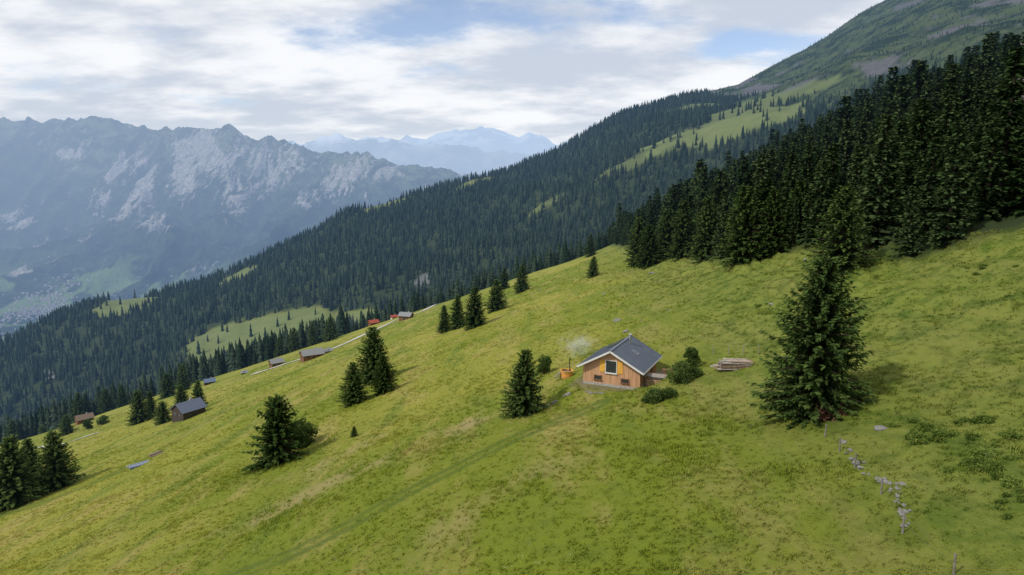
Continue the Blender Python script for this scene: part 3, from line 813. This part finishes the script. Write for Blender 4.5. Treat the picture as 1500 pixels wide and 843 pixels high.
yq = .1
while yq < ln_:
    b.box((hw + .012, yq, (.3 + eh) / 2), (.03, .05, eh - .3)); b.box((-hw - .012, yq, (.3 + eh) / 2), (.03, .05, eh - .3)); yq += .235
b.obj('cladding_battens', [WOOD], CH)
for wx_, wz_, ww, wh in wins:
    b = MB()
    b.box((wx_, -.035, wz_), (ww, .05, wh), m=1)
    for sx_ in (-1, 1): b.box((wx_ + sx_ * (ww / 2 + .035), -.05, wz_), (.08, .1, wh + .14), m=0)
    for sz_ in (-1, 1): b.box((wx_, -.052, wz_ + sz_ * (wh / 2 + .035)), (ww - .004, .1, .07), m=0)
    b.box((wx_, -.10, wz_ - wh / 2 - .10), (ww + .26, .2, .05), m=0)
    b.obj('window', [WHITE if wh > 1 else BROWNW, GLASS], CH)
for sx_ in (-1, 1):
    b = MB(); xc = sx_ * (1.3 / 2 + .12 + .34)
    for k in range(4): b.box((xc - .255 + k * .17, -.05, 2.5), (.165, .04, 1.5))
    b.box((xc, -.082, 1.95), (.66, .03, .1)); b.box((xc, -.082, 3.05), (.66, .03, .1))
    b.box((xc, -.084, 2.5), (.09, .028, 1.2), ry=sx_ * .5)
    b.obj('shutter', [YEL], CH)
oh, oe = .65, .6
ang = math.atan2(rise, hw); sl_ = (hw + oe) / math.cos(ang)
b = MB(); fb = MB(); seam = MB()
for sx_ in (-1, 1):
    cx_ = sx_ * (hw + oe) / 2; cz_ = eh + rise - (hw + oe) / 2 * math.tan(ang) + .14
    b.box((cx_, ln_ / 2, cz_), (sl_, ln_ + 2 * oh, .10), ry=sx_ * ang)
    for k in range(20):
        yq = -oh + .12 + k * (ln_ + 2 * oh - .24) / 19
        seam.box((cx_ + sx_ * math.sin(ang) * .07, yq, cz_ + math.cos(ang) * .07), (sl_ - .02, .035, .05), ry=sx_ * ang)
    fb.box((cx_, -oh - .03, cz_ - .05), (sl_ + .02, .05, .22), ry=sx_ * ang)
    fb.box((sx_ * (hw + oe + .03), ln_ / 2, eh + rise - (hw + oe) * math.tan(ang) + .10), (.06, ln_ + 2 * oh, .17))
    for k in range(9):
        yq = -oh + .1 + k * (ln_ + 2 * oh - .2) / 8
        fb.box((cx_ * 1.0, yq, cz_ - .13), (sl_ - .1, .1, .14), ry=sx_ * ang, m=1)
b.obj('roof', [ROOFM], CH)
seam.box((0, ln_ / 2, eh + rise + .22), (.3, ln_ + 2 * oh, .05)); seam.obj('roof_seams_and_ridge_cap', [ROOFM], CH)
fb.obj('fascia_and_rafters', [WHITE, WOOD], CH)
b = MB()
cxr = .7; zr_ = eh + rise - cxr * math.tan(ang) + .2
b.cyl((cxr, 5.6, zr_ - .2), (cxr, 5.6, zr_ + 1.15), .14, .14, 12); b.cyl((cxr, 5.6, zr_ + 1.2), (cxr, 5.6, zr_ + 1.32), .24, .1, 12)
b.obj('chimney_pipe', [STEEL], CH)
b = MB()
for k in range(2):
    b.box((-1.3 + 0, 5.2 + k * 1.25, eh + rise - 1.3 * math.tan(ang) + .27), (1.6, 1.15, .05), ry=-ang)
b.obj('solar_panel', [SOLAR], CH)
b = MB(); b.box((1.9, 4.0, eh + rise - 1.9 * math.tan(ang) + .23), (.9, .7, .08), ry=ang, m=0); b.box((1.9, 4.0, eh + rise - 1.9 * math.tan(ang) + .262), (.76, .56, .05), ry=ang, m=1)
b.obj('roof_skylight', [STEEL, GLASS], CH)
b = MB(); b.box((hw + .04, 5.6, 1.3), (.07, .95, 2.0), m=0); b.box((hw + .09, 5.6, 1.7), (.03, .5, .6), m=1); b.obj('side_door', [BROWNW, GLASS], CH)
b = MB(); b.box((hw + .04, 2.2, 1.6), (.05, 1.0, .8), m=1); b.box((hw + .06, 2.2, 2.03), (.06, 1.1, .07), m=0); b.box((hw + .06, 2.2, 1.17), (.06, 1.1, .07), m=0); b.obj('side_window', [WHITE, GLASS], CH)
b = MB()
for k in range(12): b.box((hw + .35 + k * .15, 4.8, .35), (.14, 5.2, .05))
for a_ in (.5, 1.9):
    for c_ in (2.4, 4.8, 7.2): b.box((hw + a_, c_, .05), (.12, .12, .55))
b.obj('terrace_deck', [GREYW], CH)
def loc2w(lx_, ly_, lz_=0): return Vector((CAB[0] + cd[0] * lx_ + cb[0] * ly_, CAB[1] + cd[1] * lx_ + cb[1] * ly_, CABZ + lz_))
FW = empty('firewood_stack', loc2w(5.1, 1.7, .0), math.atan2(cd[1], cd[0]))
b = MB(); rr_ = random.Random(3)
for r_i in range(7):
    for c_i in range(12):
        b.cyl((c_i * .17 - 1 + rr_.uniform(-.02, .02), -.45 + rr_.uniform(-.05, .05), .12 + r_i * .155), (c_i * .17 - 1, .1, .12 + r_i * .155), .075, .08, 7)
b.obj('logs', [LOGEND], FW)
b = MB()
for a_ in (-1.15, 1.0):
    b.box((a_, -.3, .75), (.08, .08, 1.5)); b.box((a_, .25, .85), (.08, .08, 1.7))
b.box((-.07, -.05, 1.62), (2.5, .95, .05), rx=.2); b.obj('shelter', [GREYW], FW)

T = empty('picnic_table', loc2w(6.2, 3.6, .45), 0)
T.location.z = float(gz(T.location.x, T.location.y))
b = MB()
for k in range(5): b.box((0, -.3 + k * .15, .74), (1.6, .14, .04))
for s_ in (-1, 1):
    for k in range(2): b.box((0, s_ * (.62 + k * .15), .44), (1.6, .14, .04))
for a_ in (-.6, .6):
    b.box((a_, 0, .42), (.06, 1.5, .08)); b.box((a_, -.3, .36), (.06, .08, .8), rx=.35); b.box((a_, .3, .36), (.06, .08, .8), rx=-.35)
b.obj('boards', [BROWNW], T)

# wooden hot tub with stove pipe
hp = hit(830, 553)
HT = empty('wooden_hot_tub', hp + Vector((0, 0, -.05)))
b = MB(); nst = 28; r_o, hh2 = .88, 1.05
for k in range(nst):
    a_ = 2 * math.pi * k / nst; b.box((math.cos(a_) * (r_o - .04), math.sin(a_) * (r_o - .04), hh2 / 2), (.07, 2 * math.pi * r_o / nst * .96, hh2 - .01 * (k % 2)), rz=a_)
b.obj('staves', [pbr('tub_spruce', (.62, .27, .06), .6, var=.2, scale=3)], HT)
b = MB()
for z_ in (.2, .85):
    for k in range(nst):
        a_ = 2 * math.pi * (k + .5) / nst; b.box((math.cos(a_) * (r_o + .012), math.sin(a_) * (r_o + .012), z_), (.012, 2 * math.pi * r_o / nst * 1.08, .05), rz=a_)
b.obj('steel_bands', [STEEL], HT)
b = MB(); b.cyl((0, 0, .1), (0, 0, .86), .79, .79, 28); b.obj('water', [pbr('tub_water', (.05, .10, .11), .05, spec=.8)], HT)
b = MB(); b.cyl((.45, .45, .3), (.45, .45, 2.7), .07, .07, 10); b.cyl((.45, .45, 2.75), (.45, .45, 2.85), .13, .05, 10); b.obj('stove_pipe', [pbr('black_pipe', (.04, .04, .045), .4, .6)], HT)
b = MB()
for k in range(3): b.box((-1.05 - .28 * k, -.3, .75 - .25 * k), (.28, .6, .05)); b.box((-1.05 - .28 * k, -.3, (.75 - .25 * k) / 2 - .02), (.05, .5, .75 - .25 * k))
b.obj('steps', [GREYW], HT)
b = MB()
for k in range(nst):
    a_ = 2 * math.pi * k / nst; b.box((math.cos(a_) * .86, math.sin(a_) * .86, hh2 + .02), (.16, .2, .03), rz=a_)
b.obj('rim', [YEL], HT)

# smoke drifting from the stove pipe
bm = bmesh.new(); bmesh.ops.create_icosphere(bm, subdivisions=3, radius=1); me = D.meshes.new('smoke_plume'); bm.to_mesh(me); bm.free()
sm_ = D.objects.new('smoke_plume', me); COL.objects.link(sm_); sm_.location = hp + Vector((1.5, .6, 4.5)); sm_.scale = (3.5, 1.4, 2.2)
m, nt = newmat('smoke'); tc = N(nt, 'ShaderNodeTexCoord')
nn = NOISE(nt, tc.outputs['Object'], 2.0, 7, .68, (1.4, 1.0, 1.0, .5))
lv = N(nt, 'ShaderNodeVectorMath', operation='LENGTH'); L(nt, tc.outputs['Object'], lv.inputs[0])
den = MATH(nt, 'MULTIPLY', RAMP(nt, MATH(nt, 'SUBTRACT', nn, MATH(nt, 'MULTIPLY', lv.outputs['Value'], .26)), (.29, .50)), .24)
vo = N(nt, 'ShaderNodeVolumePrincipled'); vo.inputs['Color'].default_value = (.93, .96, 1, 1); L(nt, den, vo.inputs['Density']); vo.inputs['Anisotropy'].default_value = .0
L(nt, MATH(nt, 'MULTIPLY', den, .22), vo.inputs['Emission Strength']); vo.inputs['Emission Color'].default_value = (.70, .82, 1, 1)  # slight glow added to the smoke in place of multiple scattering
ou = N(nt, 'ShaderNodeOutputMaterial'); L(nt, vo.outputs[0], ou.inputs['Volume']); me.materials.append(m)

# ------------------------------------------------------------------ lumber stack
lp_ = hit(1073, 542)
LS = empty('lumber_stack', lp_, -.15)
b = MB(); rr_ = random.Random(9)
for lay in range(6):
    z_ = .18 + lay * .17
    for k in range(6):
        b.box((rr_.uniform(-.35, .35) + .12 * lay, -.6 + k * .24 + rr_.uniform(-.03, .03), z_), (3.9 * rr_.uniform(.8, 1.1) - lay * .25, .2, .07), rz=rr_.uniform(-.035, .035), m=rr_.choice((0, 0, 1)))
    for a_ in (-1.3, .1, 1.4): b.box((a_, 0, z_ - .075), (.09, 1.4, .07), m=2)
b.obj('planks', [pbr('pale_planks', (.40, .36, .32), .85, var=.3), pbr('brown_planks', (.27, .19, .13), .85, var=.3), GREYW], LS)
b = MB()
for k in range(7): b.cyl((2.2 + rr_.uniform(-.1, .1), -.4 + .2 * (k % 3), .15 + .2 * (k // 3)), (3.4 + rr_.uniform(-.2, .2), -.3 + .2 * (k % 3), .25 + .25 * (k // 3)), .08, .07, 8)
b.obj('logs', [GREYW], LS)

# ------------------------------------------------------------------ rocks
def rock_mesh(name, seed):
    bm = bmesh.new(); bmesh.ops.create_icosphere(bm, subdivisions=2, radius=1)
    r_ = random.Random(seed); o_ = [Vector((r_.gauss(0, 1), r_.gauss(0, 1), r_.gauss(0, 1))).normalized() for _ in range(9)]; l_ = [r_.uniform(.55, .95) for _ in o_]
    for v in bm.verts:
        for n_, d in zip(o_, l_):
            e = v.co.dot(n_) - d
            if e > 0: v.co -= n_ * e
        v.co *= r_.uniform(.96, 1.04); v.co.z *= .6
    me = D.meshes.new(name); bm.to_mesh(me); bm.free(); me.materials.append(STONE); return me
rk_ = [rock_mesh('rock_%d' % k, k) for k in range(5)]
for px, py, s_ in ((905, 470, .75), (918, 487, .65), (885, 431, .5), (955, 401, .8), (1130, 447, .4), (1070, 440, .3), (940, 470, .3), (980, 455, .3), (790, 425, .6), (820, 470, .3), (1290, 629, .4), (1180, 380, .4), (830, 440, .3)):
    o = put('boulder', random.choice(rk_), hit(px, py), 1); o.scale = (s_ * 1.3, s_, s_)
def rocks_row(name, pts, smin, smax, n, jit=.3):
    ws = [hit(*p) for p in pts]; P = []
    for k in range(n):
        t = random.random() * (len(ws) - 1); i = int(t); f = t - i; q_ = ws[i].lerp(ws[i + 1], f)
        x_ = q_.x + random.gauss(0, jit); y_ = q_.y + random.gauss(0, jit); P.append((x_, y_, float(gz(x_, y_)) + .03))
    instancer(name, P, np.random.uniform(smin, smax, n), np.random.uniform(0, 6, n), np.random.randint(0, 5, n), rk_)
np.random.seed(4)
rocks_row('stone_row', [(1232, 645), (1245, 670), (1262, 690), (1290, 706), (1312, 722), (1325, 748), (1330, 775)], .08, .22, 46, .16)
rocks_row('stone_row', [(1290, 706), (1325, 712)], .08, .2, 9, .12)
rocks_row('stepping_stones', [(795, 597), (812, 591), (822, 583), (835, 577)], .18, .32, 12, .12)
rocks_row('foundation_stones', [(858, 574), (862, 576), (880, 577)], .1, .25, 10, .2)

# fence
b = MB(); fps = [(1208, 641), (1230, 662), (1252, 686), (1291, 725), (1322, 782), (1397, 842)]
W_ = [hit(*p) for p in fps]
for k, p in enumerate(W_):
    b.cyl(p - Vector((0, 0, .2)), p + Vector((random.uniform(-.06, .06), 0, .95)), .055, .045, 8)
for a_, c_ in zip(W_[:-1], W_[1:]):
    for h in (.45, .85): b.cyl(a_ + Vector((0, 0, h)), c_ + Vector((0, 0, h)), .005, .005, 4, m=1)
b.obj('wire_fence', [pbr('grey_fence_post', (.17, .15, .13), .9, var=.3), pbr('rusty_wire', (.15, .13, .11), .6, .5)])
b = MB()
for px in range(1045, 1130, 22):
    p = hit(px, 520 - (px - 1045) * .02); b.cyl(p - Vector((0, 0, .2)), p + Vector((0, 0, 1.1)), .05, .04, 6)
b.obj('fence_posts', [GREYW])

# ------------------------------------------------------------------ distant alpine huts
def hut(name, px, py, wpx, wall, roof, rz=0, ratio=1.4):
    p = hit(px, py); w_ = wpx * depth(p) / 1000 / ratio / 1.15; l_ = w_ * ratio; h_ = w_ * .42; r_ = w_ * .34
    p.z += h_ * .15
    E = empty(name, p, rz)
    b = MB(); a0 = [(-l_ / 2, -w_ / 2), (l_ / 2, -w_ / 2), (l_ / 2, w_ / 2), (-l_ / 2, w_ / 2)]
    b.poly([(*a0[0], -2.5), (*a0[1], -2.5), (*a0[1], h_), (*a0[0], h_)]); b.poly([(*a0[2], -2.5), (*a0[3], -2.5), (*a0[3], h_), (*a0[2], h_)])
    for s_ in (1, -1): b.poly([(s_ * l_ / 2, -w_ / 2, -2.5), (s_ * l_ / 2, w_ / 2, -2.5), (s_ * l_ / 2, w_ / 2, h_), (s_ * l_ / 2, 0, h_ + r_), (s_ * l_ / 2, -w_ / 2, h_)])
    b.obj('walls', [wall], E)
    b = MB(); an = math.atan2(r_, w_ / 2); s2 = (w_ / 2 + .5) / math.cos(an)
    for s_ in (-1, 1): b.box((0, s_ * (w_ / 2 + .5) / 2, h_ + r_ - (w_ / 2 + .5) / 2 * math.tan(an) + .12), (l_ + 1.0, s2, .18), rx=-s_ * an)
    b.obj('roof', [roof], E)
    b = MB()
    for k in (-.25, .25): b.box((k * l_, -w_ / 2 - .02, h_ * .55), (.9, .08, .8)); b.box((-l_ / 2 - .02, k * w_ * .8, h_ * .55), (.08, .8, .8))
    b.box((0, -w_ / 2 - .02, .6), (1., .08, 1.9)); b.obj('windows_and_door', [GLASS], E)
    b = MB(); b.box((l_ * .2, w_ * .15, h_ + r_), (.6, .6, 1.2)); b.obj('chimney', [CONC], E)
hut('alpine_hut', 277, 611, 40, DARKW, pbr('blue_grey_roof', (.10, .12, .17), .6), 1.0, 1.2)
hut('alpine_hut', 405, 536, 20, BROWNW, GREYR, .7); hut('alpine_barn', 457, 526, 34, BROWNW, GREYR, .6, 1.7)
hut('alpine_hut', 480, 517, 12, WHITE, GREYR, .6); hut('alpine_hut', 595, 468, 20, BROWNW, GREYR, -.3); hut('red_roofed_house', 547, 473, 15, BROWNW, REDR, .6)
hut('red_roofed_house', 577, 460, 10, WHITE, REDR, .5); hut('alpine_hut', 124, 619, 24, BROWNW, pbr('brown_shingles', (.15, .11, .085), .85, var=.3), .8); hut('alpine_hut', 307, 563, 16, DARKW, pbr('blue_roof', (.10, .14, .22), .6), .6)
hut('alpine_hut', 358, 548, 9, BROWNW, GREYR, .4)

ROADM = pbr('gravel_road', (.42, .40, .36), .9, var=.15, scale=.3, haze=True)
def road(name, pts, w_=3.0):
    ws = [hit(*p) for p in pts]; fine = []
    for a_, c_ in zip(ws[:-1], ws[1:]):
        n_ = max(2, int((c_ - a_).length / 4))
        for k in range(n_): fine.append(a_.lerp(c_, k / n_))
    fine.append(ws[-1])
    for _ in range(12): fine = [fine[0]] + [(fine[i - 1] + fine[i] * 2 + fine[i + 1]) / 4 for i in range(1, len(fine) - 1)] + [fine[-1]]
    b = MB(); pr = None
    for i, p in enumerate(fine):
        t_ = (fine[min(i + 1, len(fine) - 1)] - fine[max(i - 1, 0)]); t_.z = 0; t_.normalize(); s_ = Vector((-t_.y, t_.x, 0)) * w_ / 2
        l_ = p + s_; r_ = p - s_
        l_.z = float(gz(l_.x, l_.y)) + .28; r_.z = float(gz(r_.x, r_.y)) + .28
        if pr: b.poly([pr[0], pr[1], r_, l_])
        pr = (l_, r_)
    b.obj(name, [ROADM])
road('gravel_road', [(672, 428), (640, 445), (618, 458), (585, 467), (550, 484), (505, 505), (475, 517), (430, 530), (395, 542), (370, 549)], 4.2)
road('gravel_road', [(60, 655), (95, 652), (120, 643), (145, 634)], 3)

def tarp(name, px, py, l_, cols, rz):
    p = hit(px, py); E = empty(name, p, rz); b = MB()
    for k in range(5): b.box((0, -.7 + k * .35, .25 + .12 * (2 - abs(k - 2))), (l_ * random.uniform(.85, 1), .3, .3), m=k % 2)
    for a_ in (-.4, .4): b.box((a_ * l_, 0, .06), (.15, 1.6, .12), m=2)
    b.obj('covered_boards', cols + [GREYW], E)
BLU = pbr('blue_tarp', (.15, .20, .34), .5); WHT = pbr('pale_sheet', (.42, .44, .48), .5)
tarp('covered_timber_pile', 203, 683, 4.6, [BLU, WHT], .8); tarp('covered_timber_pile', 228, 667, 2.8, [GREYW, BROWNW], 1.1)

# valley town
b = MB(); rr_ = random.Random(21)
TM = [pbr('town_render', (.48, .46, .43), .8, haze=True), pbr('town_roof', (.26, .20, .18), .8, haze=True)]
for k in range(480):
    wide = k % 4 == 0
    px = rr_.gauss(110, 80) if wide else rr_.gauss(62, 30); py = 450 - (px - 62) * .22 + rr_.gauss(0, 14 if wide else 8)
    u0, v0 = uv(px, py)
    if v0 > -.16: continue
    y_ = -996 / v0; x_ = u0 * y_
    s_ = rr_.uniform(8, 19); a_ = rr_.uniform(0, 1.5); h_ = rr_.uniform(6, 12)
    z_ = float(np.interp(y_, yy[:, 0], zz[:, min(max(int((u0 + 1.5) / 2.2 * (zz.shape[1] - 1)), 0), zz.shape[1] - 1)]))
    b.box((x_, y_, z_ + h_ / 2), (s_, s_ * .7, h_), rz=a_, m=0)
    b.box((x_, y_, z_ + h_ + 1.2), (s_ * 1.05, s_ * .45, 2.4), rz=a_, m=1)
b.obj('valley_town', TM)
